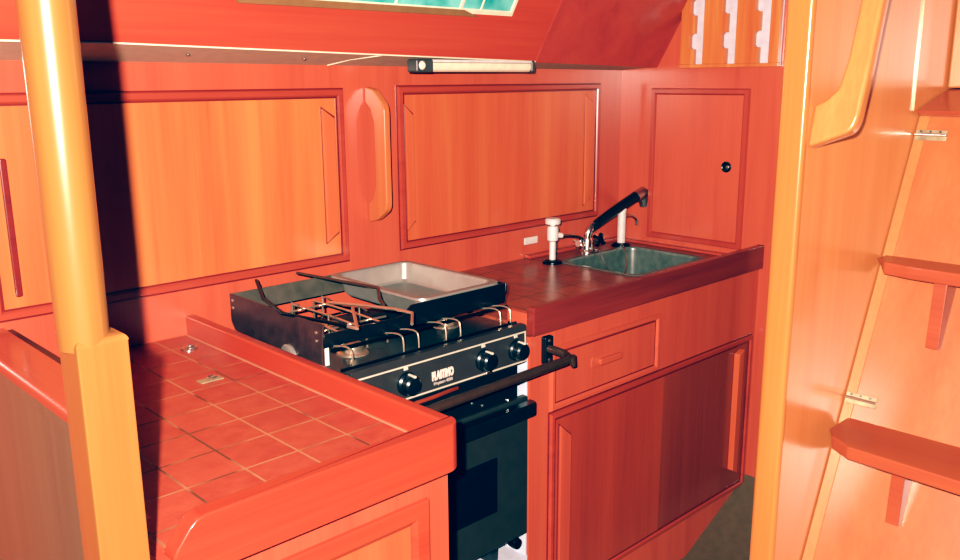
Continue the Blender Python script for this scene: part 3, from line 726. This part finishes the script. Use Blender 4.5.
# ------------------------------------------------------------------ grab rail on the partition
S = Vector((.25, 0, 1)).normalized(); P0 = Vector((1.562, YP, 1.435))
sd = lambda s, d, w: P0+S*s+Vector((0, -d, 0))+Vector((S.z, 0, -S.x))*w
outer = [(-.004, 0), (.026, .072), (.036, .080), (.054, .084), (.13, .087), (.30, .089), (.50, .087), (.56, .080), (.61, 0)]
inner = [(.54, 0), (.50, .038), (.45, .047), (.27, .048), (.16, .046), (.104, .038), (.082, .018), (.074, 0)]
b_ = new(); prism(b_, outer+inner, sd, -.015, .015, .007, 3)
t = tag(obj('grab_rail', b_, wood('grab rail teak', lin(206, 116, 62), lin(218, 134, 74), lin(228, 152, 86), axis='z', coat=.7, crough=.1)), 'curved varnished wooden grab rail on the partition beside the ladder', 'handrail')

# ------------------------------------------------------------------ companionway ladder
t = thing('companionway_ladder', 'sloping orange ladder board with two treads at right', 'ladder', (1.9, .35, ZF))
A0 = Vector((2.060, YP-.002, 1.443)); Ld = Vector((-.402, 0, -.915)); Nn = Vector((-.915, 0, .402))
def LP(y, s, d): # y across, s down the slope from the top, d proud of the board
    p = A0+Ld*s+Nn*d; return Vector((p.x, y, p.z))
b_ = new(); prism(b_, [(.0, -.045), (YP-.024, -.045), (YP-.024, 1.60), (.0, 1.60)], lambda u, v, d: LP(u, v, d), -.02, 0, .001, 1); obj('board', b_, 'ladder', t)
b_ = new(); prism(b_, [(YP-.0245, -.045), (YP-.002, -.045), (YP-.002, 1.60), (YP-.0245, 1.60)], lambda u, v, d: LP(u, v, d), -.02, .001, .001, 1); obj('edge_strip', b_, 'pale_edge', t)
def tread(z, plan, thick=.028):
    b = new(); tb = bmesh.new()
    xw = (A0+Ld*((A0.z-z)/.915)).x
    pl = [(xw+.012 if u is None else u, v) for u, v in plan]
    top = [tb.verts.new((u, v, z)) for u, v in pl]
    low = [tb.verts.new((u-.012 if u > xw else (u+.006 if v > .72 else u), v-(.012 if v > .72 and u < xw else 0), z-(thick if v < .72 or u > xw else .016))) for u, v in pl]
    tb.faces.new(top); tb.faces.new(low[::-1]); n = len(pl)
    for i in range(n): tb.faces.new((top[i], low[i], low[(i+1) % n], top[(i+1) % n]))
    bmesh.ops.recalc_face_normals(tb, faces=tb.faces[:])
    bmesh.ops.bevel(tb, geom=tb.edges[:], offset=.004, segments=3, affect='EDGES', profile=.5)
    join(b, tb); o = obj('tread', b, 'tread', t)
    return o, xw
for z, plan, yb in ((1.178, [(None, 0), (1.846, 0), (1.853, .55), (1.858, .66), (1.868, .715), (1.893, .743), (None, .743)], .600),
                    (.844, [(None, 0), (1.632, 0), (1.636, .45), (1.644, .664), (1.675, .710), (1.706, .733), (1.79, .733), (None, .722)], .590)):
    o, xw = tread(z, plan)
    b = new()
    zz = z-.029; hh = .135 if z > 1 else .135
    xs = lambda q: xw-.4394*(z-q)
    prism(b, [(xs(zz)-.001, zz), (xw-.078, zz), (xs(zz-hh)-.018, zz-hh), (xs(zz-hh)-.001, zz-hh)], lambda u, v, d: Vector((u, d, v)), yb-.014, yb+.012, .002, 2)
    obj('bracket', b, 'tread', o)
for s in (.012, .612):
    b_ = new(); prism(b_, [(.680, s-.012), (.764-.018, s-.012), (.764-.018, s+.012), (.680, s+.012)], lambda u, v, d: LP(u, v, d), .0015, .0035, .0008, 1)
    h = obj('hinge', b_, 'brass', t)
    b_ = new(); tube(b_, [LP(.680, s, .005), LP(.746, s, .005)], .003, 10); obj('hinge_pin', b_, 'steel', h)
    for y in (.695, .715, .735):
        b_ = new(); tube(b_, [LP(y, s-.0075, .0036), LP(y, s-.0075, .0048)], .0028, 10); obj('hinge_screw', b_, 'grey', h)

# ------------------------------------------------------------------ camera
a, b, c = (math.radians(v) for v in (43.7996, 12.9495, -0.3737))
f = Vector((math.sin(a)*math.cos(b), math.cos(a)*math.cos(b), -math.sin(b)))
r = Vector((math.cos(a), -math.sin(a), 0)); u = r.cross(f)
r2 = r*math.cos(c)+u*math.sin(c); u2 = u*math.cos(c)-r*math.sin(c)
cam = bpy.data.cameras.new('camera'); co = bpy.data.objects.new('camera', cam); col.objects.link(co)
mw = Matrix.Identity(4)
for i in range(3):
    mw[i][0] = r2[i]; mw[i][1] = u2[i]; mw[i][2] = -f[i]
mw.translation = Vector((0, 0, 1.56)); co.matrix_world = mw
cam.sensor_width = 36; cam.lens = 875.664/960*36; cam.clip_start = .02
bpy.context.scene.camera = co

# ------------------------------------------------------------------ flash on the camera, just left of the lens
ld = bpy.data.lights.new('camera_flash', 'POINT'); ld.energy = 1080; ld.shadow_soft_size = .012
ld.color = (1.0, .95, .88)
ld.use_nodes = True
nt = ld.node_tree; em = next(n for n in nt.nodes if n.type == 'EMISSION')
lf = nt.nodes.new('ShaderNodeLightFalloff'); lf.inputs['Strength'].default_value = 1.0; lf.inputs['Smooth'].default_value = 2.6
nt.links.new(lf.outputs['Quadratic'], em.inputs['Strength'])
lo = bpy.data.objects.new('camera_flash', ld); lo.location = (-.085, .0, 1.63); col.objects.link(lo)

w = bpy.data.worlds.new('World'); bpy.context.scene.world = w; w.use_nodes = True
bg = w.node_tree.nodes['Background']; bg.inputs['Color'].default_value = (.30, .42, 1.0, 1); bg.inputs['Strength'].default_value = .10
vs = bpy.context.scene.view_settings
vs.view_transform = 'Standard'; vs.look = 'None'; vs.exposure = 0.0; vs.gamma = 1.0
vs.use_curve_mapping = True
cm = vs.curve_mapping
for ch, pts in ((0, ((0, 0), (.06, .006), (.17, .11), (.5, .57), (1, 1))), (1, ((0, .001), (.02, .008), (.12, .10), (1, 1))), (2, ((0, .010), (.02, .022), (.15, .13), (1, 1)))):
    c_ = cm.curves[ch]
    for p in pts[1:-1]: c_.points.new(*p)
    c_.points[0].location = pts[0]
    c_.points[len(pts)-1].location = pts[-1]
cm.update()
